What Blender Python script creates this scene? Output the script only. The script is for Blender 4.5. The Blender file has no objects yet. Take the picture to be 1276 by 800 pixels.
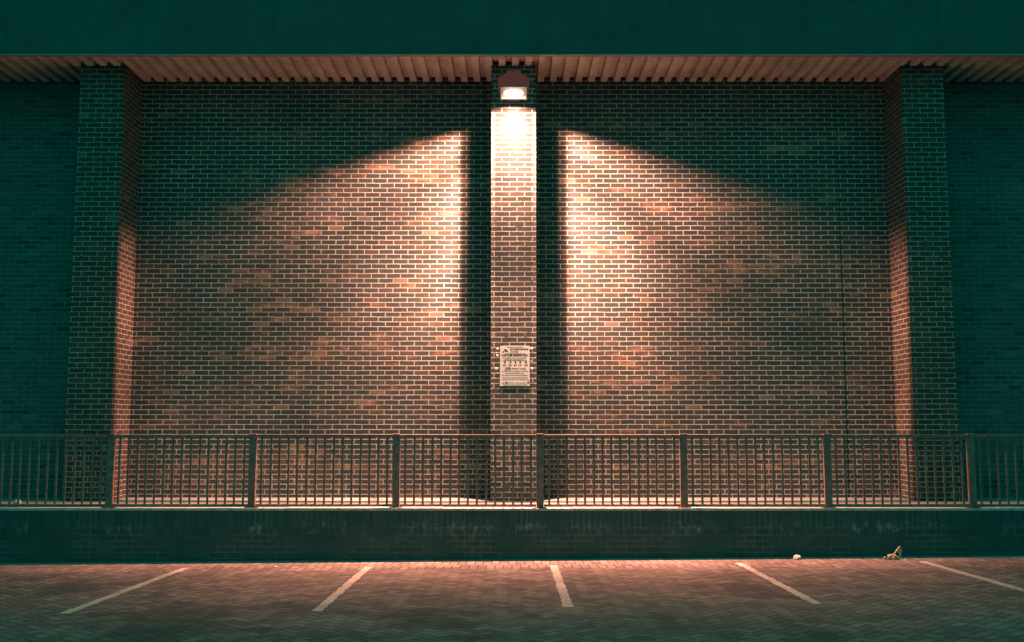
import bpy, bmesh, math, random
from mathutils import Vector, Matrix
R = math.radians
rnd = random.Random(7)
scene = bpy.context.scene
COL = scene.collection

# ------------------------------------------------------------------ camera
cam_d = bpy.data.cameras.new('camera'); cam = bpy.data.objects.new('camera', cam_d); COL.objects.link(cam)
cam_d.sensor_width = 36.0; cam_d.lens = 36.0 * 1260.0 / 1276.0
cam_d.clip_start = 0.05; cam_d.clip_end = 400
cam.location = (0, 0, 1.80); cam.rotation_euler = (R(90 + 5.75), 0, 0)
scene.camera = cam

# ------------------------------------------------------------------ night sky
world = bpy.data.worlds.new('World'); scene.world = world; world.use_nodes = True
wt = world.node_tree; wn = wt.nodes; wl = wt.links
bg = wn['Background']
sky = wn.new('ShaderNodeTexSky'); sky.sky_type = 'NISHITA'; sky.sun_disc = False
sky.sun_elevation = R(-4); sky.sun_rotation = R(180)
bw = wn.new('ShaderNodeRGBToBW'); wl.new(sky.outputs[0], bw.inputs[0])
mad = wn.new('ShaderNodeMath'); mad.operation = 'MULTIPLY_ADD'
wl.new(bw.outputs[0], mad.inputs[0]); mad.inputs[1].default_value = 1.0; mad.inputs[2].default_value = 4.4
tint = wn.new('ShaderNodeMix'); tint.data_type = 'RGBA'; tint.blend_type = 'MULTIPLY'
tint.inputs[0].default_value = 1.0
wl.new(mad.outputs[0], tint.inputs[6]); tint.inputs[7].default_value = (0.0, 1.0, 0.83, 1)
wl.new(tint.outputs[2], bg.inputs[0]); bg.inputs[1].default_value = 0.14

# ------------------------------------------------------------------ picture settings
vs = scene.view_settings
scene.display_settings.display_device = 'sRGB'
vs.view_transform = 'Standard'; vs.look = 'None'; vs.exposure = 0.0; vs.gamma = 1.0; vs.use_curve_mapping = False
scene.render.engine = 'CYCLES'
cy = scene.cycles
cy.use_denoising = True
try: cy.denoiser = 'OPENIMAGEDENOISE'
except Exception: pass
cy.max_bounces = 6; cy.diffuse_bounces = 2; cy.glossy_bounces = 3; cy.transparent_max_bounces = 6
cy.sample_clamp_indirect = 6.0; cy.caustics_reflective = False; cy.caustics_refractive = False
cy.volume_bounces = 0

# ------------------------------------------------------------------ dimensions (metres)
WALL_Y = 15.5; PIL_Y = 14.78; FASCIA_Y = 14.35; PLAT_Z = 0.674; SOFFIT_Z = 7.155
RAIL_Y = 13.66; RET_Y = 13.58; CX = 0.024
LAMP = Vector((CX, 14.21, 6.53))
def gz(x, y): return 0.0075 * x - 0.0222 * (y - 13.56)

# ------------------------------------------------------------------ node helper
class G:
    """small expression builder for a node tree"""
    def __init__(s, tree): s.t = tree; s.n = tree.nodes; s.l = tree.links
    def put(s, sock, v):
        if isinstance(v, bpy.types.NodeSocket): s.l.new(v, sock)
        else: sock.default_value = v
    def m(s, op, a, b=0.0, c=0.0, clamp=False):
        n = s.n.new('ShaderNodeMath'); n.operation = op; n.use_clamp = clamp
        s.put(n.inputs[0], a); s.put(n.inputs[1], b); s.put(n.inputs[2], c); return n.outputs[0]
    def add(s, a, b): return s.m('ADD', a, b)
    def sub(s, a, b): return s.m('SUBTRACT', a, b)
    def mul(s, a, b): return s.m('MULTIPLY', a, b)
    def div(s, a, b): return s.m('DIVIDE', a, b)
    def sstep(s, v, lo, hi, o0=0.0, o1=1.0, kind='SMOOTHSTEP'):
        n = s.n.new('ShaderNodeMapRange'); n.interpolation_type = kind
        s.put(n.inputs[0], v); n.inputs[1].default_value = lo; n.inputs[2].default_value = hi
        n.inputs[3].default_value = o0; n.inputs[4].default_value = o1; return n.outputs[0]
    def mix(s, f, a, b, blend='MIX'):
        n = s.n.new('ShaderNodeMix'); n.data_type = 'RGBA'; n.blend_type = blend
        s.put(n.inputs[0], f); s.put(n.inputs[6], a); s.put(n.inputs[7], b); return n.outputs[2]
    def fmix(s, f, a, b):
        n = s.n.new('ShaderNodeMix'); n.data_type = 'FLOAT'
        s.put(n.inputs[0], f); s.put(n.inputs[2], a); s.put(n.inputs[3], b); return n.outputs[0]
    def xyz(s, v):
        n = s.n.new('ShaderNodeSeparateXYZ'); s.l.new(v, n.inputs[0]); return n.outputs[0], n.outputs[1], n.outputs[2]
    def vec(s, x, y, z=0.0):
        n = s.n.new('ShaderNodeCombineXYZ')
        for i, v in enumerate((x, y, z)): s.put(n.inputs[i], v)
        return n.outputs[0]
    def noise(s, v, scale, detail=3.0, rough=0.55):
        n = s.n.new('ShaderNodeTexNoise'); s.l.new(v, n.inputs['Vector'])
        n.inputs['Scale'].default_value = scale; n.inputs['Detail'].default_value = detail
        n.inputs['Roughness'].default_value = rough; return n.outputs[0]
    def white(s, v):
        n = s.n.new('ShaderNodeTexWhiteNoise'); n.noise_dimensions = '3D'; s.l.new(v, n.inputs[0]); return n.outputs[0]
    def pos(s):
        return s.n.new('ShaderNodeNewGeometry').outputs['Position']
    def ramp(s, f, stops, interp='LINEAR'):
        n = s.n.new('ShaderNodeValToRGB'); s.l.new(f, n.inputs[0]); e = n.color_ramp.elements
        n.color_ramp.interpolation = interp
        while len(e) < len(stops): e.new(0.5)
        for k, (p, c) in enumerate(stops):
            e[k].position = p; e[k].color = (*c, 1) if len(c) == 3 else c
        return n.outputs[0]
    def bump(s, h, dist, strength=1.0):
        n = s.n.new('ShaderNodeBump'); n.inputs['Distance'].default_value = dist
        n.inputs['Strength'].default_value = strength; s.l.new(h, n.inputs['Height']); return n.outputs[0]

def new_mat(name):
    m = bpy.data.materials.new(name); m.use_nodes = True
    return m, G(m.node_tree), m.node_tree.nodes['Principled BSDF']

def bricks(g, u, v, bw, rh, joint, shift=0.5, smooth=0.15):
    n = g.n.new('ShaderNodeTexBrick'); g.l.new(g.vec(u, v, 0.0), n.inputs['Vector'])
    n.offset = shift; n.offset_frequency = 2; n.squash = 1.0
    n.inputs['Scale'].default_value = 1.0; n.inputs['Mortar Size'].default_value = joint / 2
    n.inputs['Mortar Smooth'].default_value = smooth
    n.inputs['Brick Width'].default_value = bw; n.inputs['Row Height'].default_value = rh
    n.inputs['Color1'].default_value = (0, 0, 0, 1); n.inputs['Color2'].default_value = (1, 1, 1, 1)
    n.inputs['Mortar'].default_value = (0, 0, 0, 1); n.inputs['Bias'].default_value = 0.0
    return n.outputs['Color'], n.outputs['Fac']

def brick_mat(name, joint=0.0135, dark=((0.028, 0.036, 0.037), (0.064, 0.045, 0.036), (0.27, 0.135, 0.092)),
              mortar=(0.42, 0.385, 0.355), wear=0.0, streak=1.0, uo=0.0, vo=0.0, bw=0.225, rh=0.075, shift=0.5):
    m, g, bs = new_mat(name)
    x, y, z = g.xyz(g.pos())
    u0 = g.add(g.add(x, y), 40.0 + uo); v0 = g.add(z, 10.0 + vo)
    p2 = g.vec(u0, v0, 0.0)
    # hand-laid courses: edges wander by a few millimetres
    j1 = g.sub(g.noise(p2, 2.3, 2), 0.5); j2 = g.sub(g.noise(g.vec(g.add(u0, 9.3), v0), 3.1, 2), 0.5)
    fine = g.sub(g.noise(p2, 38.0, 2), 0.5)
    u = g.add(u0, g.add(g.mul(j1, 0.026), g.mul(fine, 0.008 + 0.012 * wear)))
    v = g.add(v0, g.add(g.mul(j2, 0.014), g.mul(fine, 0.006 + 0.014 * wear)))
    idc, fac = bricks(g, u, v, bw, rh, joint, shift)
    rid = g.xyz(idc)[0]
    row = g.m('FLOOR', g.div(v, rh)); colm = g.m('FLOOR', g.div(u, bw * 0.5))
    # damp, sooty and sun-bleached drifts running along the courses
    st = g.noise(g.vec(g.mul(u0, 0.55), g.mul(v0, 2.2), 3.0), 1.0, 5, 0.62)
    st2 = g.noise(g.vec(g.mul(u0, 1.6), g.mul(v0, 5.5), 11.0), 1.0, 4, 0.6)
    big = g.sstep(st, 0.42, 0.68)
    st3 = g.noise(g.vec(g.mul(u0, 3.4), g.mul(v0, 11.0), 23.0), 1.0, 3, 0.6)
    k = g.add(g.mul(g.m('POWER', rid, 1.5), 0.30), g.add(g.mul(big, 0.38 * streak), g.add(g.mul(g.sub(st2, 0.5), 1.5), g.add(g.mul(g.sub(st3, 0.5), 1.1), 0.04))))
    base = g.ramp(k, [(0.10, dark[0]), (0.5, dark[1]), (0.95, dark[2])])
    # a few bricks burnt pale or nearly black
    w = g.white(g.vec(g.mul(rid, 977.0), row, 0.0))
    base = g.mix(g.mul(g.sstep(w, 0.985, 0.99), 0.5), base, (0.22, 0.13, 0.095, 1))
    base = g.mix(g.mul(g.sstep(w, 0.10, 0.07), 0.6), base, (0.028, 0.026, 0.027, 1))
    grain = g.noise(p2, 60.0, 3, 0.7)
    base = g.mix(0.45, base, g.ramp(grain, [(0.3, (0.45, 0.45, 0.45)), (0.7, (1.5, 1.5, 1.5))]), 'MULTIPLY')
    mt = g.mix(g.sstep(g.noise(p2, 1.4, 4), 0.35, 0.7), (*[c * 0.72 for c in mortar], 1), (*mortar, 1))
    mt = g.mix(0.65, mt, g.ramp(g.noise(p2, 25.0, 2), [(0.3, (0.5, 0.5, 0.5)), (0.65, (1.25, 1.25, 1.25))]), 'MULTIPLY')
    if wear:
        lost = g.sstep(g.noise(p2, 6.0, 3), 0.60, 0.68)
        mt = g.mix(g.mul(lost, 0.8), mt, (0.05, 0.042, 0.038, 1))
    col = g.mix(fac, base, mt)
    g.put(bs.inputs['Base Color'], col)
    bs.inputs['Roughness'].default_value = 0.86
    bs.inputs['Specular IOR Level'].default_value = 0.25
    h = g.add(g.mul(g.sub(1.0, fac), 0.7), g.add(g.mul(grain, 0.22), g.mul(g.mul(rid, g.sub(1.0, fac)), 0.30 + 0.5 * wear)))
    g.put(bs.inputs['Normal'], g.bump(h, 0.0045 + 0.004 * wear))
    return m

def plain_mat(name, col, rough=0.6, metal=0.0, var=0.25, scale=6.0, bumpd=0.0, bscale=80.0, spec=0.4):
    m, g, bs = new_mat(name)
    p = g.pos()
    f = g.noise(p, scale, 5, 0.6)
    a = tuple(c * (1 - var) for c in col); b = tuple(min(1, c * (1 + var)) for c in col)
    g.put(bs.inputs['Base Color'], g.ramp(f, [(0.32, a), (0.68, b)]))
    g.put(bs.inputs['Roughness'], g.sstep(g.noise(p, scale * 3, 3), 0.3, 0.7, max(0.05, rough - 0.1), min(1, rough + 0.1)))
    bs.inputs['Metallic'].default_value = metal; bs.inputs['Specular IOR Level'].default_value = spec
    if bumpd: g.put(bs.inputs['Normal'], g.bump(g.noise(p, bscale, 3), bumpd))
    return m

# ------------------------------------------------------------------ materials
M = {}
M['wall'] = brick_mat('weathered_wall_brick')
M['shaded_bay'] = brick_mat('shade_toned_wall_brick', mortar=(0.17, 0.17, 0.165), streak=0.2, dark=((0.055, 0.064, 0.065), (0.085, 0.088, 0.086), (0.13, 0.115, 0.105)))  # shadow beyond the side pilasters put into darker mortar and flatter brick
M['pilaster'] = brick_mat('worn_pilaster_brick', wear=0.85, streak=0.6, uo=0.045, joint=0.015,
                          dark=((0.045, 0.044, 0.043), (0.075, 0.056, 0.049), (0.17, 0.10, 0.076)))
M['side_pilaster'] = brick_mat('pilaster_brick', mortar=(0.33, 0.275, 0.24), wear=0.15, streak=0.6, uo=0.07,
                          dark=((0.040, 0.028, 0.025), (0.078, 0.045, 0.036), (0.14, 0.078, 0.056)))

def paving_mat():
    m, g, bs = new_mat('block_paving')
    x, y, z = g.xyz(g.pos())
    wob = g.sub(g.noise(g.vec(x, y), 1.1, 2), 0.5)
    u = g.add(g.mul(g.add(x, y), 7.0711), g.add(g.mul(wob, 0.25), 2000.0)); v = g.add(g.mul(g.sub(y, x), 7.0711), g.add(g.mul(wob, 0.2), 2000.0))
    i = g.m('FLOOR', u); j = g.m('FLOOR', v); fu = g.m('FRACT', u); fv = g.m('FRACT', v)
    k = g.m('FLOORED_MODULO', g.sub(i, j), 4.0)
    def eq(val): return g.m('COMPARE', k, float(val), 0.2)
    k0, k1, k2, k3 = (eq(q) for q in range(4))
    hor = g.add(k0, k1); ver = g.add(k2, k3)
    mv = g.m('MINIMUM', fv, g.sub(1.0, fv)); mu = g.m('MINIMUM', fu, g.sub(1.0, fu))
    big = 9.0
    dh = g.m('MINIMUM', mv, g.add(g.mul(k0, fu), g.add(g.mul(k1, g.sub(1.0, fu)), 0.0)))
    dv = g.m('MINIMUM', mu, g.add(g.mul(k3, fv), g.mul(k2, g.sub(1.0, fv))))
    dist = g.add(g.mul(hor, dh), g.mul(ver, dv))
    rid = g.white(g.vec(g.sub(i, k1), g.sub(j, k2), 1.0))
    # border of blocks laid end-on along the wall foot
    edge_y = 12.62
    bu = g.div(x, 0.107); brow = g.m('FLOOR', g.div(g.sub(y, edge_y), 0.43)); bu = g.add(bu, g.add(g.mul(brow, 0.43), 500.0))
    bfu = g.m('FRACT', bu); bfv = g.m('FRACT', g.div(g.sub(y, edge_y), 0.215))
    bd = g.m('MINIMUM', g.m('MINIMUM', bfu, g.sub(1.0, bfu)), g.mul(g.m('MINIMUM', bfv, g.sub(1.0, bfv)), 2.0))
    brid = g.white(g.vec(g.m('FLOOR', bu), g.m('FLOOR', g.div(g.sub(y, edge_y), 0.215)), 7.0))
    isb = g.m('GREATER_THAN', y, edge_y)
    dist = g.fmix(isb, dist, bd); rid = g.fmix(isb, rid, brid)
    joint = g.sstep(dist, 0.03, 0.11, 1.0, 0.0)
    p = g.pos()
    large = g.noise(p, 0.55, 5, 0.6)
    base = g.ramp(g.add(g.mul(rid, 0.5), g.mul(large, 0.6)), [(0.2, (0.08, 0.052, 0.047)), (0.55, (0.132, 0.085, 0.077)), (0.9, (0.20, 0.128, 0.115))])
    # oil drips in the bays
    oil = g.sstep(g.noise(g.vec(x, g.mul(y, 0.8), 5.0), 0.9, 4, 0.6), 0.56, 0.66)
    base = g.mix(g.mul(oil, 0.6), base, (0.03, 0.028, 0.028, 1))
    grain = g.noise(p, 90.0, 3, 0.7)
    base = g.mix(0.5, base, g.ramp(grain, [(0.3, (0.5, 0.5, 0.5)), (0.7, (1.45, 1.45, 1.45))]), 'MULTIPLY')
    col = g.mix(g.mul(joint, 0.72), base, (0.028, 0.023, 0.021, 1))
    g.put(bs.inputs['Base Color'], col); bs.inputs['Roughness'].default_value = 0.9
    bs.inputs['Specular IOR Level'].default_value = 0.2
    h = g.add(g.mul(g.sub(1.0, joint), 0.8), g.add(g.mul(rid, 0.35), g.mul(grain, 0.2)))
    g.put(bs.inputs['Normal'], g.bump(h, 0.006))
    return m
M['paving'] = paving_mat()

def pavement_mat():
    m, g, bs = new_mat('concrete_slabs')
    x, y, z = g.xyz(g.pos())
    idc, fac = bricks(g, g.add(x, 40.3), g.add(y, 0.2), 0.9, 0.6, 0.012)
    f = g.noise(g.pos(), 2.0, 6, 0.65)
    c = g.ramp(f, [(0.3, (0.13, 0.12, 0.11)), (0.7, (0.22, 0.205, 0.19))])
    crack = g.n.new('ShaderNodeTexVoronoi'); crack.feature = 'DISTANCE_TO_EDGE'
    g.l.new(g.vec(g.add(x, g.mul(f, 0.3)), y, 0.0), crack.inputs['Vector']); crack.inputs['Scale'].default_value = 0.9
    cr = g.sstep(crack.outputs[0], 0.004, 0.012, 1.0, 0.0)
    c = g.mix(g.m('MAXIMUM', fac, g.mul(cr, 0.8)), c, (0.05, 0.045, 0.04, 1))
    g.put(bs.inputs['Base Color'], c); bs.inputs['Roughness'].default_value = 0.9
    g.put(bs.inputs['Normal'], g.bump(g.noise(g.pos(), 60, 3), 0.002))
    return m
M['pavement'] = pavement_mat()

def retaining_mat(name, soldier):
    m, g, bs = new_mat(name)
    x, y, z = g.xyz(g.pos())
    p2 = g.vec(x, g.mul(y, 0.3), z)
    jit = g.mul(g.sub(g.noise(p2, 6.0, 2), 0.5), 0.012)
    if soldier: idc, fac = bricks(g, g.add(g.add(x, jit), 40.0), g.add(z, 5.0 - 0.38 + 0.0), 0.075, 0.24, 0.012, 0.0)
    else: idc, fac = bricks(g, g.add(g.add(x, jit), 40.0), g.add(g.add(z, jit), 5.0), 0.225, 0.075, 0.013)
    rid = g.xyz(idc)[0]
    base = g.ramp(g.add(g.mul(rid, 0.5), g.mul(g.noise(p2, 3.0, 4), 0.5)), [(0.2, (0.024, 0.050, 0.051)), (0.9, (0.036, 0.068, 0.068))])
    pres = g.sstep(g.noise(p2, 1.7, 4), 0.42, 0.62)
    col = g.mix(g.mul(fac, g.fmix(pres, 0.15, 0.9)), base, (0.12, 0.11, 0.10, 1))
    # white salt blooms and runs leaching out below the brick-on-edge course
    s = g.noise(g.vec(g.mul(x, 1.0), 0.0, g.mul(z, 0.55)), 11.0, 7, 0.75)
    patch = g.sstep(g.noise(g.vec(x, 2.0, 0.0), 1.3, 3), 0.40, 0.58)
    band = g.mul(g.sstep(z, 0.26, 0.40), g.sstep(z, 0.56, 0.44))
    salt = g.mul(g.mul(g.sstep(s, 0.50, 0.66), patch), band)
    col = g.mix(g.mul(salt, 0.42), col, (0.42, 0.39, 0.36, 1))
    run = g.mul(g.sstep(g.noise(g.vec(g.mul(x, 6.0), 0.0, g.mul(z, 0.6)), 3.0, 4, 0.6), 0.58, 0.72), pres)
    col = g.mix(g.mul(run, 0.3), col, (0.16, 0.15, 0.14, 1))
    g.put(bs.inputs['Base Color'], col); bs.inputs['Roughness'].default_value = 0.9
    bs.inputs['Specular IOR Level'].default_value = 0.15
    g.put(bs.inputs['Normal'], g.bump(g.add(g.sub(1.0, fac), g.mul(g.noise(p2, 50, 3), 0.4)), 0.005))
    return m
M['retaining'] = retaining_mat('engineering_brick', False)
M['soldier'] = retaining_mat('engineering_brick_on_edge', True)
M['coping'] = plain_mat('coping_concrete', (0.30, 0.275, 0.25), 0.9, var=0.35, scale=9, bumpd=0.002)
M['edging'] = plain_mat('edging_concrete', (0.16, 0.145, 0.135), 0.95, var=0.4, scale=12, bumpd=0.003)
M['soffit'] = plain_mat('painted_sheet_metal', (0.62, 0.53, 0.48), 0.55, var=0.22, scale=2.2)
M['fascia'] = plain_mat('dark_fascia_cladding', (0.058, 0.058, 0.058), 0.85, var=0.10, scale=1.5)
M['trim'] = plain_mat('fascia_trim', (0.30, 0.28, 0.26), 0.5, var=0.2, scale=8)
M['roofing'] = plain_mat('bitumen_roof', (0.05, 0.05, 0.05), 0.95)
M['seal'] = plain_mat('joint_sealant', (0.10, 0.085, 0.075), 0.9)
M['rail'] = plain_mat('railing_paint', (0.175, 0.082, 0.068), 0.6, var=0.4, scale=14, bumpd=0.0012, bscale=120)
M['housing'] = plain_mat('floodlight_casting', (0.20, 0.13, 0.11), 0.5, var=0.2, scale=20)
M['reflector'] = plain_mat('floodlight_reflector', (0.10, 0.09, 0.08), 0.5, var=0.05)
M['steel'] = plain_mat('galvanised_steel', (0.25, 0.25, 0.25), 0.5, 0.6)
M['mortar'] = plain_mat('old_adhesive', (0.5, 0.45, 0.40), 0.9, var=0.2, scale=40, bumpd=0.004)
M['litter'] = plain_mat('crumpled_paper', (0.44, 0.38, 0.34), 0.8, var=0.25, scale=25, bumpd=0.003, bscale=40)
M['brownbag'] = plain_mat('brown_paper', (0.30, 0.20, 0.15), 0.8, var=0.35, scale=25, bumpd=0.004, bscale=40)
M['stone'] = plain_mat('stone_chip', (0.4, 0.36, 0.32), 0.9, var=0.3, scale=60)
M['leaf'] = plain_mat('moss', (0.06, 0.075, 0.03), 0.9, var=0.4, scale=30)
M['signface'] = plain_mat('sign_panel', (0.60, 0.51, 0.48), 0.45, var=0.10, scale=7)
M['ink'] = plain_mat('sign_ink', (0.014, 0.009, 0.008), 0.5, var=0.1)
M['faded'] = plain_mat('sign_faded_ink', (0.16, 0.10, 0.09), 0.5, var=0.3, scale=60)
M['red_ink'] = plain_mat('sign_tint', (0.45, 0.27, 0.22), 0.5, var=0.15)

def paint_mat():
    m, g, bs = new_mat('worn_line_paint')
    p = g.pos(); x, y, z = g.xyz(p)
    f = g.noise(p, 3.0, 5, 0.65); c = g.noise(p, 45.0, 4, 0.7)
    col = g.mix(g.mul(g.sstep(c, 0.50, 0.62), 0.75), g.ramp(f, [(0.3, (0.32, 0.205, 0.17)), (0.7, (0.50, 0.345, 0.29))]), (0.13, 0.10, 0.09, 1))
    jy = g.m('FRACT', g.div(y, 0.1)); jl = g.sstep(g.m('MINIMUM', jy, g.sub(1.0, jy)), 0.02, 0.07, 1.0, 0.0)
    col = g.mix(g.mul(jl, 0.55), col, (0.08, 0.065, 0.06, 1))
    g.put(bs.inputs['Base Color'], col); bs.inputs['Roughness'].default_value = 0.8
    g.put(bs.inputs['Normal'], g.bump(c, 0.002))
    return m
M['paint'] = paint_mat()

def emit_mat(name, col, s):
    m = bpy.data.materials.new(name); m.use_nodes = True; n = m.node_tree.nodes
    for q in list(n): n.remove(q)
    o = n.new('ShaderNodeOutputMaterial'); e = n.new('ShaderNodeEmission')
    e.inputs[0].default_value = (*col, 1); e.inputs[1].default_value = s
    m.node_tree.links.new(e.outputs[0], o.inputs[0]); return m
M['bulb'] = emit_mat('lit_lamp', (1.0, 0.80, 0.68), 6.0)

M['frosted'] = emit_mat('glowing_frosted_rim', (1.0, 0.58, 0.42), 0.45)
M['haloed_gear_box'] = emit_mat('gear_box_painted_halo', (1.0, 0.38, 0.30), 0.075)  # lens halation round the lamp, painted as faint emission on the gear box
def glass_mat():
    m = bpy.data.materials.new('lamp_glass'); m.use_nodes = True; n = m.node_tree.nodes; l = m.node_tree.links
    for q in list(n): n.remove(q)
    o = n.new('ShaderNodeOutputMaterial'); mx = n.new('ShaderNodeMixShader'); t = n.new('ShaderNodeBsdfTransparent')
    gl = n.new('ShaderNodeBsdfGlossy'); gl.inputs['Roughness'].default_value = 0.1
    f = n.new('ShaderNodeFresnel'); f.inputs[0].default_value = 1.45
    t.inputs[0].default_value = (0.93, 0.92, 0.9, 1)
    tr = n.new('ShaderNodeBsdfTranslucent'); tr.inputs[0].default_value = (0.9, 0.86, 0.8, 1); fm = n.new('ShaderNodeMixShader'); fm.inputs[0].default_value = 0.28
    l.new(t.outputs[0], fm.inputs[1]); l.new(tr.outputs[0], fm.inputs[2])
    l.new(f.outputs[0], mx.inputs[0]); l.new(fm.outputs[0], mx.inputs[1]); l.new(gl.outputs[0], mx.inputs[2]); l.new(mx.outputs[0], o.inputs[0])
    return m
M['glass'] = glass_mat()

# ------------------------------------------------------------------ mesh helper
class MB:
    def __init__(s): s.bm = bmesh.new()
    def box(s, x0, x1, y0, y1, z0, z1):
        vs_ = [s.bm.verts.new(p) for p in ((x0,y0,z0),(x1,y0,z0),(x1,y1,z0),(x0,y1,z0),(x0,y0,z1),(x1,y0,z1),(x1,y1,z1),(x0,y1,z1))]
        for f in ((3,2,1,0),(4,5,6,7),(0,1,5,4),(1,2,6,5),(2,3,7,6),(3,0,4,7)): s.bm.faces.new([vs_[i] for i in f])
        return vs_
    def prism(s, pts, axis, a, b):
        """polygon pts (two coordinates) pushed along axis from a to b"""
        def P(q, t): return {'x': (t, q[0], q[1]), 'y': (q[0], t, q[1]), 'z': (q[0], q[1], t)}[axis]
        A = [s.bm.verts.new(P(q, a)) for q in pts]; B = [s.bm.verts.new(P(q, b)) for q in pts]
        s.bm.faces.new(A); s.bm.faces.new(B[::-1]); n = len(pts)
        for i in range(n): s.bm.faces.new((A[i], B[i], B[(i+1) % n], A[(i+1) % n]))
    def tube(s, p, q, r, seg=10):
        p = Vector(p); q = Vector(q); d = (q - p).normalized()
        a = d.orthogonal().normalized(); b = d.cross(a)
        ra = [s.bm.verts.new(p + (a*math.cos(t) + b*math.sin(t))*r) for t in [2*math.pi*i/seg for i in range(seg)]]
        rb = [s.bm.verts.new(q + (a*math.cos(t) + b*math.sin(t))*r) for t in [2*math.pi*i/seg for i in range(seg)]]
        s.bm.faces.new(ra[::-1]); s.bm.faces.new(rb)
        for i in range(seg): s.bm.faces.new((ra[i], ra[(i+1)%seg], rb[(i+1)%seg], rb[i]))
    def blob(s, c, r, sub=2, rough=0.25, sq=(1,1,1), seed=0):
        q = random.Random(seed); o = bmesh.ops.create_icosphere(s.bm, subdivisions=sub, radius=1.0)
        for v in o['verts']:
            k = r * (1 + q.uniform(-rough, rough)); v.co = Vector((v.co.x*k*sq[0] + c[0], v.co.y*k*sq[1] + c[1], v.co.z*k*sq[2] + c[2]))
    def build(s, name, mat, parent=None, bevel=0.0, smooth=False, origin=None):
        bmesh.ops.recalc_face_normals(s.bm, faces=s.bm.faces)
        if bevel:
            bmesh.ops.bevel(s.bm, geom=[e for e in s.bm.edges], offset=bevel, segments=2, profile=0.5, affect='EDGES', clamp_overlap=True)
        base = Vector(origin) if origin else (parent_world(parent) if parent else Vector())
        for v in s.bm.verts: v.co -= base
        me = bpy.data.meshes.new(name); s.bm.to_mesh(me); s.bm.free()
        if smooth:
            for p in me.polygons: p.use_smooth = True
        me.materials.append(mat)
        o = bpy.data.objects.new(name, me); COL.objects.link(o)
        if parent:
            o.parent = parent
            if origin: o.location = base - parent_world(parent)
        elif origin: o.location = base
        return o
def parent_world(o):
    v = Vector(o.location)
    while o.parent: o = o.parent; v = v + Vector(o.location)
    return v
def tag(o, label, cat, group=None, kind=None):
    if label: o['label'] = label
    if cat: o['category'] = cat
    if group: o['group'] = group
    if kind: o['kind'] = kind
    return o
def thing(name, loc, label, cat, group=None):
    o = bpy.data.objects.new(name, None); o.empty_display_size = 0.2; COL.objects.link(o); o.location = loc
    return tag(o, label, cat, group)

# ------------------------------------------------------------------ ground
b = MB()
xs = [-40, -20, -8, 0, 8, 20, 40]; ys = [-35, -20, 0, 6, 10, 13.46]
grid = [[b.bm.verts.new((x, y, gz(x, y))) for x in xs] for y in ys]
for r in range(len(ys)-1):
    for c in range(len(xs)-1): b.bm.faces.new((grid[r][c], grid[r][c+1], grid[r+1][c+1], grid[r+1][c]))
o = b.build('car_park_ground', M['paving']); tag(o, 'red brown block paving of the parking bays', None, kind='structure')

b = MB()
n = 40
for k in range(n):
    x0 = -20 + k; x1 = x0 + 0.99
    v = b.box(x0, x1, 13.46, 13.57, -0.3, 0.0)
    for q in v[4:]: q.co.z = gz(q.co.x, 13.5) + 0.012 + rnd.uniform(-0.003, 0.003)
o = b.build('kerb_edging', M['edging']); tag(o, 'thin grey concrete edging at the foot of the retaining wall', None, kind='structure')

b = MB(); b.box(-20, 20, 13.80, 15.9, 0.2, PLAT_Z)
o = b.build('pavement', M['pavement']); tag(o, 'pale concrete walkway between railing and brick wall', None, kind='structure')

# ------------------------------------------------------------------ building
bld = thing('brick_building', (CX, WALL_Y, PLAT_Z), 'large brick building with three pilasters and a ribbed metal soffit above the walkway', 'building')
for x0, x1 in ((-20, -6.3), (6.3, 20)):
    b = MB(); b.box(x0, x1, WALL_Y + 0.012, WALL_Y + 0.3, 0.5, SOFFIT_Z + 0.3); b.build('wall', M['shaded_bay'], bld)  # outer bays, with their shade carried by the brick colour
b = MB(); b.box(-6.298, 5.094, WALL_Y, WALL_Y + 0.3, 0.5, SOFFIT_Z + 0.3); b.build('wall', M['wall'], bld)
b = MB(); b.box(5.102, 6.298, WALL_Y + 0.009, WALL_Y + 0.3, 0.5, SOFFIT_Z + 0.3); b.build('wall', M['wall'], bld)
b = MB(); b.box(5.094, 5.102, WALL_Y + 0.03, WALL_Y + 0.3, 0.5, SOFFIT_Z + 0.3); b.build('movement_joint', M['seal'], bld)
pils = []
for xc, w, mat in ((CX, 0.667, 'pilaster'), (-6.165, 0.665, 'side_pilaster'), (6.175, 0.64, 'side_pilaster')):
    b = MB(); b.box(xc - w/2, xc + w/2, PIL_Y, WALL_Y, 0.5, SOFFIT_Z + 0.02)
    pils.append(b.build('pilaster', M[mat], bld))
# ribbed soffit sheet: period 0.2 m, ribs running out from the wall
b = MB(); top, low = SOFFIT_Z + 0.075, SOFFIT_Z
prof = []
x = -20.0
while x < 20.0:
    prof += [(x, low), (x + 0.10, low), (x + 0.108, top), (x + 0.192, top)]; x += 0.2
prof.append((20.0, low))
y0, y1 = FASCIA_Y, WALL_Y - 0.004
A = [b.bm.verts.new((px, y0, pz)) for px, pz in prof]; B = [b.bm.verts.new((px, y1, pz)) for px, pz in prof]
A2 = [b.bm.verts.new((px, y0, pz + 0.004)) for px, pz in prof]; B2 = [b.bm.verts.new((px, y1, pz + 0.004)) for px, pz in prof]
for i in range(len(prof) - 1):
    b.bm.faces.new((A[i], A[i+1], B[i+1], B[i])); b.bm.faces.new((A2[i], B2[i], B2[i+1], A2[i+1]))
b.build('soffit', M['soffit'], bld)
b = MB(); b.box(-20, 20, FASCIA_Y - 0.06, FASCIA_Y - 0.004, SOFFIT_Z - 0.004, 9.6)
fas = b.build('fascia', M['fascia'], bld)
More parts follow.
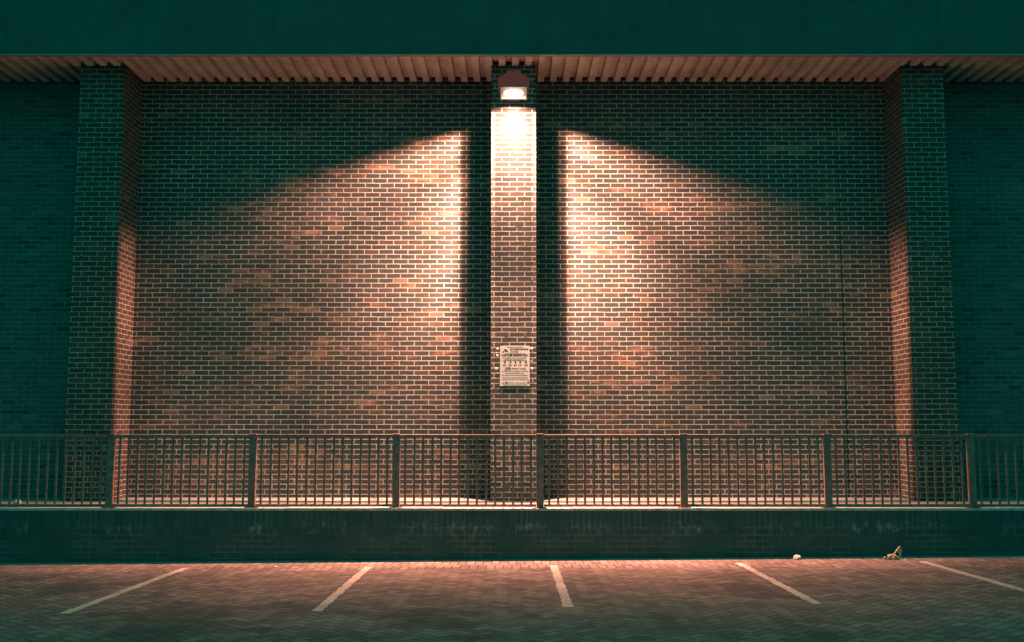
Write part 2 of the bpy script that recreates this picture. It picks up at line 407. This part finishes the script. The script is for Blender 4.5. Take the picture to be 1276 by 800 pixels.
for k in range(-4, 5):
    xx = k * 1.95 + 0.4; b = MB(); b.box(xx - 0.02, xx + 0.02, FASCIA_Y - 0.066, FASCIA_Y - 0.0605, SOFFIT_Z + 0.02, 9.6)
    b.build('cover_strip', M['fascia'], fas)
b = MB(); b.box(-20, 20, FASCIA_Y - 0.064, FASCIA_Y + 0.02, SOFFIT_Z - 0.014, SOFFIT_Z - 0.006); b.build('drip_trim', M['trim'], bld)
b = MB(); b.box(-20, 20, FASCIA_Y, 24, 9.4, 9.55); b.build('roof', M['roofing'], bld)
b = MB(); b.box(-20, 20, FASCIA_Y + 0.02, WALL_Y + 0.3, SOFFIT_Z + 0.32, SOFFIT_Z + 0.42); b.build('roof_deck', M['roofing'], bld)
# old adhesive dabs left round the sign, on the middle pilaster
for i, (dx, dz, r) in enumerate(((-0.211, 2.874, .02), (-0.222, 2.82, .013), (-0.215, 2.775, .022), (0.290, 2.882, .026), (-0.228, 2.583, .027), (0.291, 2.583, .025), (0.282, 2.70, .012), (-0.205, 2.52, .011))):
    b = MB(); b.blob((dx, PIL_Y, dz), r, 2, 0.22, (0.9, 0.14, 0.95), i); b.build('adhesive_dab', M['mortar'], pils[0], smooth=True)

# ------------------------------------------------------------------ retaining wall
ret = thing('retaining_wall', (0, RET_Y, 0), 'low dark brick retaining wall with salt stains under the railing', 'wall')
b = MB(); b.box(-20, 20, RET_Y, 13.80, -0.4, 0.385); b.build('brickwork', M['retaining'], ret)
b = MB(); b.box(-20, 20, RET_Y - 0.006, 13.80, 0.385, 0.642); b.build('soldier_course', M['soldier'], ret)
b = MB()
xx = -20.0
while xx < 20:
    L = rnd.uniform(1.6, 2.1); dz = rnd.uniform(-0.003, 0.003)
    b.box(xx, xx + L - 0.006, RET_Y - 0.016 + rnd.uniform(-.003, .003), 13.80, 0.642, PLAT_Z + dz - 0.002); xx += L
b.build('coping', M['coping'], ret, bevel=0.004)

# ------------------------------------------------------------------ railing
PX = [-7.31, -5.373, -3.472, -1.548, 0.374, 2.297, 4.222, 6.145, 8.07]
rail = thing('metal_railing', (0, RAIL_Y, PLAT_Z), 'long dark metal railing of upright bars along the edge of the walkway', 'railing')
def rail_bar(x):
    mb = MB(); j = rnd.uniform(-.003, .003); v = mb.box(x + j - 0.0145, x + j + 0.0145, RAIL_Y - 0.003, RAIL_Y + 0.003, 0.722, 1.604); d = rnd.uniform(-.004, .004)
    for w in v[4:]: w.co.x += d
    return mb
def rail_post(x):
    mb = MB(); mb.box(x - 0.048, x + 0.048, RAIL_Y - 0.028, RAIL_Y + 0.028, PLAT_Z + 0.008, 1.655); return mb
def foot_plate(x):
    mb = MB(); mb.box(x - 0.085, x + 0.085, RAIL_Y - 0.06, RAIL_Y + 0.06, PLAT_Z, PLAT_Z + 0.008); return mb
for x in PX:
    p = rail_post(x).build('post', M['rail'], rail, bevel=0.004); foot_plate(x).build('base_plate', M['rail'], p)
for k in range(len(PX) - 1):
    a, c = PX[k] + 0.048, PX[k+1] - 0.048
    mb = MB(); mb.box(a + .004, c - .004, RAIL_Y - 0.024, RAIL_Y + 0.024, 1.604, 1.644 + rnd.uniform(-.002, .002)); pan = mb.build('top_rail', M['rail'], rail, bevel=0.003)
    mb = MB(); mb.box(a + .004, c - .004, RAIL_Y - 0.007, RAIL_Y + 0.007, 0.686, 0.722); low_r = mb.build('bottom_rail', M['rail'], rail, bevel=0.003)
    n = 15
    for q in range(n):
        x = PX[k] + (PX[k+1] - PX[k]) * (q + 1) / (n + 1)
        if abs(x) < 7.15: rail_bar(x).build('bar', M['rail'], low_r)
# the run goes on past both edges of the view
for s in (-1, 1):
    xs_ = [PX[0] - 1.93*(q+1) for q in range(3)] if s < 0 else [PX[-1] + 1.93*(q+1) for q in range(3)]
    mb = MB()
    for x in xs_: mb.box(x - 0.048, x + 0.048, RAIL_Y - 0.028, RAIL_Y + 0.028, PLAT_Z, 1.655)
    a, c = (xs_[-1], PX[0] - .05) if s < 0 else (PX[-1] + .05, xs_[-1])
    mb.box(a, c, RAIL_Y - 0.024, RAIL_Y + 0.024, 1.604, 1.644); mb.box(a, c, RAIL_Y - 0.015, RAIL_Y + 0.015, 0.690, 0.722)
    mb.build('rail_extension', M['rail'], rail)
mb = MB()
for q in range(-112, 113):
    x = PX[4] + 1.925 * q / 16
    if 7.15 <= abs(x) < 13.0: mb.box(x - .0145, x + .0145, RAIL_Y - .003, RAIL_Y + .003, 0.722, 1.604)
o = mb.build('outer_bars', M['rail'], rail); o['kind'] = 'stuff'

# ------------------------------------------------------------------ floodlight
fl = thing('floodlight', (CX, 14.21, 6.35), 'lit floodlight with boxy hood mounted high on the middle brick pilaster', 'floodlight')
W = 0.185
ly = LAMP.y
yb, yf = ly + 0.12, ly - 0.11            # rear and front of the case
zt, zr, zc = 6.72, 6.545, 6.41   # top, rear rim, cheek bottom
b = MB()
def cheek(x0, x1): b.prism([(yf, zc), (yf + 0.03, zc - 0.004), (ly - 0.07, 6.46), (ly - 0.01, 6.545), (yb, 6.55), (yb, zt), (yf + 0.02, zt - 0.12)], 'x', x0, x1)
cheek(CX - W - 0.008, CX - W + 0.004); cheek(CX + W - 0.004, CX + W + 0.008)
b.box(CX - W + 0.004, CX + W - 0.004, yb - 0.012, yb, zr, zt)                       # back plate
b.prism([(yf + 0.0, 6.595), (yf + 0.02, 6.60), (yb, zt), (yb, zt + 0.012), (yf + 0.02, zt - 0.10), (yf - 0.012, 6.615)], 'x', CX - W - 0.012, CX + W + 0.012)  # sloped hood
b.build('housing', M['housing'], fl)
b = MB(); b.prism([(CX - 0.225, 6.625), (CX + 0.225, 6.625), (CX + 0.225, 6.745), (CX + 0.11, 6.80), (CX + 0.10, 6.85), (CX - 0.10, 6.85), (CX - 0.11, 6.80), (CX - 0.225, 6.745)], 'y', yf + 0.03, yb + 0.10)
b.build('haloed_gear_box', M['haloed_gear_box'], fl)  # opaque gear box above the lamp; its glow is only painted on
b = MB(); b.tube((CX, yb + 0.10, 6.70), (CX, PIL_Y - 0.01, 6.70), 0.03, 12); b.box(CX - 0.09, CX + 0.09, PIL_Y - 0.012, PIL_Y, 6.60, 6.80)
b.build('bracket', M['steel'], fl)
b = MB()
b.prism([(ly - 0.07, 6.605), (ly + 0.10, 6.605), (ly + 0.10, 6.555), (ly + 0.094, 6.555), (ly + 0.094, 6.599), (ly - 0.07, 6.599)], 'x', CX - W + 0.01, CX + W - 0.01)
b.build('reflector', M['reflector'], fl)
b = MB(); b.blob((CX, ly - 0.055, 6.522), 1.0, 3, 0.0, (0.145, 0.035, 0.052)); b.build('bulb', M['bulb'], fl, smooth=True)
b = MB(); b.box(CX - W + 0.006, CX + W - 0.006, yf + 0.004, yf + 0.008, zc + 0.012, 6.592); b.build('lens', M['glass'], fl)
b = MB()
for x0, x1, z0, z1 in ((CX - W, CX + W, zc - 0.004, zc + 0.012), (CX - W, CX - W + 0.012, zc + 0.0125, 6.590), (CX + W - 0.012, CX + W, zc + 0.0125, 6.590)): b.box(x0, x1, yf - 0.006, yf + 0.003, z0, z1)
b.build('lens_frame', M['frosted'], fl)

ld = bpy.data.lights.new('floodlight_lamp', 'POINT'); lo = bpy.data.objects.new('floodlight_lamp', ld); COL.objects.link(lo)
lo.location = LAMP - Vector((0, 0, 0.0)); ld.color = (1.0, 0.475, 0.325); ld.energy = 1000.0; ld.shadow_soft_size = 0.085
ld.use_nodes = True
lt = ld.node_tree; g = G(lt)
for q in list(lt.nodes): lt.nodes.remove(q)
lout = lt.nodes.new('ShaderNodeOutputLight'); em = lt.nodes.new('ShaderNodeEmission'); lt.links.new(em.outputs[0], lout.inputs[0])
tc = lt.nodes.new('ShaderNodeTexCoord'); nx, ny, nz = g.xyz(tc.outputs['Normal'])
down = g.mul(nz, -1.0)
ax = g.m('ABSOLUTE', nx)
# photometric profile of the floodlight: s = share of the beam thrown back to the wall, t = sideways spread
s_prof = g.ramp(g.sstep(ny, -1.0, 1.0, 0, 1, 'LINEAR'), [(0.0, (0,0,0)), (0.10, (.03,)*3), (0.16, (.05,)*3), (0.22, (.16,)*3), (0.30, (.33,)*3), (0.37, (.66,)*3), (0.42, (1.5,)*3), (0.46, (2.1,)*3), (0.48, (2.0,)*3), (0.50, (1.4,)*3), (0.520, (.8,)*3), (0.530, (.10,)*3), (0.541, (.10,)*3), (0.552, (1.6,)*3), (0.585, (1.4,)*3), (0.605, (.44,)*3), (0.635, (.56,)*3), (0.68, (1.0,)*3), (0.85, (.62,)*3), (1.0, (.6,)*3)])
t = g.div(ax, g.m('MAXIMUM', down, 0.02))
q_ = g.div(ax, g.m('MAXIMUM', ny, 0.001))
mid_beam = g.mul(g.sstep(q_, 0.67, 0.625), g.sstep(ny, 0.03, 0.07))      # narrow dimmer sector straight back to the pilaster
t2 = g.mul(t, g.sub(1.0, g.mul(g.m('MAXIMUM', ny, 0.0), 0.58)))
cut = g.sstep(t2, 0.9, 3.3, 1.0, 0.0)
front = g.mul(g.sstep(ny, 0.03, -0.08), g.sstep(t, 0.25, 1.15))
side = g.ramp(g.div(t, 3.0), [(0.0, (1.05,)*3), (0.14, (1.0,)*3), (0.23, (.74,)*3), (0.28, (.62,)*3), (0.335, (.46,)*3), (0.39, (.32,)*3), (0.5, (.36,)*3), (0.75, (.5,)*3), (1.0, (.5,)*3)])
near = g.sstep(down, 0.0, 0.05)
uneven = g.sstep(g.noise(tc.outputs['Normal'], 5.0, 3), 0.3, 0.7, 0.8, 1.2)   # moulded glass is never even
prof = g.mul(g.mul(g.mul(s_prof, side), g.mul(cut, near)), uneven)
prof = g.mul(prof, g.sub(1.0, g.mul(mid_beam, g.sstep(ny, 0.08, 0.45, 0.56, 0.82))))
prof = g.mul(prof, g.sub(1.0, g.mul(front, 0.52)))
fo = lt.nodes.new('ShaderNodeLightFalloff'); fo.inputs['Strength'].default_value = 1.0; fo.inputs['Smooth'].default_value = 0.0
lt.links.new(g.mul(prof, g.add(g.mul(fo.outputs['Linear'], 0.5), g.mul(fo.outputs['Quadratic'], 10.4))), em.inputs['Strength'])
lo.parent = fl; lo.location = LAMP + Vector((0, 0.03, -0.015)) - Vector(fl.location)

# ------------------------------------------------------------------ parking sign
sy = PIL_Y - 0.014
sign = thing('parking_sign', (0.041, sy, 2.334), 'pale customer parking notice with small dark print fixed to the middle pilaster', 'sign')
b = MB(); b.box(-0.176, 0.258, sy, sy + 0.006, 2.334, 2.921); b.build('panel', M['signface'], sign, bevel=0.0015)
for x in (-0.12, 0.20):
    b = MB(); b.box(x - 0.015, x + 0.015, sy + 0.006, PIL_Y, 2.40, 2.86); b.build('batten', M['steel'], sign)
SX0, SX1, SZ1 = -0.176, 0.258, 2.921
def sx(px): return SX0 + (px - 623.3) / 37.0 * (SX1 - SX0)
def sz(py): return SZ1 - (py - 431.0) / 50.0 * 0.587
def lettering(text, px0, py, w_px, h_px, mat, name='lettering', bold=0.0):
    cu = bpy.data.curves.new('text', 'FONT'); cu.body = text; cu.size = 1.0; cu.offset = bold; cu.extrude = 0.0
    to = bpy.data.objects.new('text', cu); COL.objects.link(to)
    dg = bpy.context.evaluated_depsgraph_get(); me = bpy.data.meshes.new_from_object(to.evaluated_get(dg))
    bpy.data.objects.remove(to); bpy.data.curves.remove(cu)
    xs2 = [v.co.x for v in me.vertices]; ys2 = [v.co.y for v in me.vertices]
    kx = (sx(px0 + w_px) - sx(px0)) / (max(xs2) - min(xs2)); kz = (sz(0) - sz(h_px)) / (max(ys2) - min(ys2))
    for v in me.vertices:
        X = sx(px0) + (v.co.x - min(xs2)) * kx; Z = sz(py) + (v.co.y - min(ys2)) * kz
        v.co = Vector((X, sy - 0.002, Z)) - Vector(sign.location)
    me.name = name; me.materials.append(mat); o = bpy.data.objects.new(name, me); COL.objects.link(o); o.parent = sign; return o
lettering('CUSTOMER PARKING ONLY', 625.2, 443.6, 33.6, 2.2, M['ink'], bold=0.075)
lettering('Car Park', 636.0, 438.9, 10.4, 2.0, M['ink'], bold=0.04)
lettering('£70', 629.4, 460.9, 7.2, 3.2, M['ink'], bold=0.05)
lettering('PARKING CHARGE', 637.8, 460.0, 18.0, 1.4, M['ink'], bold=0.05)
# lines too small to read: rows of short word-length strokes
q = random.Random(5)
def words(px0, px1, py, h):
    b = MB(); x = px0
    while x < px1 - 0.6:
        w = min(q.uniform(0.9, 3.2), px1 - x); b.box(sx(x), sx(x + w), sy - 0.0018, sy - 0.0004, sz(py), sz(py - h)); x += w + q.uniform(0.35, 0.6)
    b.build('text_line', M['ink'] if h > 1 else M['faded'], sign)
words(632.5, 652.5, 432.7, .55); words(630, 655, 440.8, .6)
for py, a, c in ((446.1, 627, 656), (448.2, 629, 653), (449.2, 626, 658), (462.6, 626, 659), (465.1, 630, 653), (467.6, 626, 658), (470.6, 627, 658), (473.0, 626.5, 659), (477.2, 626, 632), (477.0, 633, 641), (477.2, 642, 656), (479.6, 627, 657)): words(a, c, py, .5)
for a in (626.6, 633.6, 640.2, 646.2, 653.6): words(a, a + 4.6, 454.6, .5); words(a + .4, a + 4.2, 455.6, .5)
q = random.Random(9)
words(635.8, 658.6, 435.8, 1.5)
for cx_ in (629.4, 636.4, 642.5, 648.6, 655.6):
    b = MB(); b.prism([(sx(cx_) + 0.013*math.cos(a), sz(451.2) + 0.013*math.sin(a)) for a in [2*math.pi*i/12 for i in range(12)]], 'y', sy - 0.002, sy - 0.0004); b.build('symbol', M['ink'], sign)
for cx_ in (631.6, 658.4):
    b = MB(); b.prism([(sx(cx_) + 0.014*math.cos(a), sz(476.4) + 0.014*math.sin(a)) for a in [2*math.pi*i/6 for i in range(6)]], 'y', sy - 0.0022, sy - 0.0003); b.build('symbol', M['ink'], sign)
b = MB(); b.prism([(sx(626.2), sz(438.8)), (sx(630.0), sz(434.4)), (sx(634.0), sz(438.6)), (sx(632.6), sz(437.0)), (sx(629.4), sz(437.0)), (sx(627.6), sz(438.8))], 'y', sy - 0.002, sy - 0.0004); b.build('emblem', M['faded'], sign)
b = MB(); b.prism([(sx(628.8), sz(435.2)), (sx(630.2), sz(434.8)), (sx(632.8), sz(436.6)), (sx(630.4), sz(436.8))], 'y', sy - 0.0026, sy - 0.0021); b.build('emblem', M['ink'], sign)

# ------------------------------------------------------------------ bay lines
LN = [(-4.10, 9.47, 12.96, 'leftmost of the five white bay lines, fading into the dark near end'),
      (-1.795, 9.50, 12.90, 'white bay line second from the left on the block paving'),
      (0.523, 9.62, 12.92, 'white bay line in the middle, almost below the floodlit pilaster'),
      (2.866, 9.70, 13.02, 'white bay line ending in front of the small white litter ball'),
      (5.195, 9.90, 13.05, 'rightmost of the five white bay lines, starting beside the crumpled brown paper')]
for x, ya, yb2, lab in LN:
    b = MB(); q = random.Random(int(x*10) + 50); y = ya; prev = None
    rows = []
    while y < yb2:
        a = x - 0.047 + q.uniform(-.009, .009); c = x + 0.047 + q.uniform(-.009, .009)
        y2 = min(y + 0.1, yb2); rows.append((a, c, y, y2)); y = y2
    for a, c, u0, u1 in rows:
        v = b.box(a, c, u0, u1 - 0.0005, 0, 0)
        for vv, dz in zip(v, (0.0005,)*4 + (0.0045,)*4): vv.co.z = gz(vv.co.x, vv.co.y) + dz
    o = b.build('bay_line', M['paint'], origin=(x, (ya+yb2)/2, gz(x, (ya+yb2)/2))); tag(o, lab, 'line marking', 'painted parking bay lines')

# ------------------------------------------------------------------ litter
def crumple(name, c, r, mat, sq, seed, label, extra=None):
    b = MB(); q = random.Random(seed)
    z0 = gz(c[0], c[1]) if len(c) == 2 else c[2]
    b.blob((c[0], c[1], z0 + r*sq[2]*0.8), r, 3, 0.22, sq, seed)
    if extra:
        for (dx, dz, w, h, lean) in extra:
            pts = [(c[0]+dx-w/2, z0+dz), (c[0]+dx+w/2, z0+dz), (c[0]+dx+w/2+lean, z0+dz+h*.6), (c[0]+dx+lean*1.3, z0+dz+h), (c[0]+dx-w/2+lean*.6, z0+dz+h*.55)]
            b.prism(pts, 'y', c[1]-0.012, c[1]+0.012)
    o = b.build(name, mat, origin=(c[0], c[1], z0)); return tag(o, label, 'litter')
crumple('litter_ball', (3.71, 13.40), 0.040, M['litter'], (1.15, 0.9, 0.8), 3, 'small white crumpled litter ball at the foot of the retaining wall')
crumple('paper_bag', (4.93, 13.33), 0.06, M['brownbag'], (1.25, 0.8, 0.6), 8, 'crumpled brownish paper bag standing against the retaining wall foot', extra=[(0.055, 0.02, 0.07, 0.15, 0.03), (0.0, 0.02, 0.08, 0.075, 0.04), (-0.07, 0.0, 0.08, 0.035, -0.02)])
crumple('stone_chip', (5.06, 13.22), 0.014, M['stone'], (1.3, 1, 0.7), 4, 'tiny pale stone chip on the paving right of the paper bag')
crumple('litter_scrap', (-6.86, 14.2, PLAT_Z), 0.045, M['litter'], (1.2, 0.9, 0.8), 11, 'white litter scrap on the walkway behind the far left railing bars')
crumple('paper_scrap', (-2.98, 13.0), 0.02, M['litter'], (1.4, 0.9, 0.4), 6, 'tiny pale paper scrap on the paving between the two leftmost bay lines')
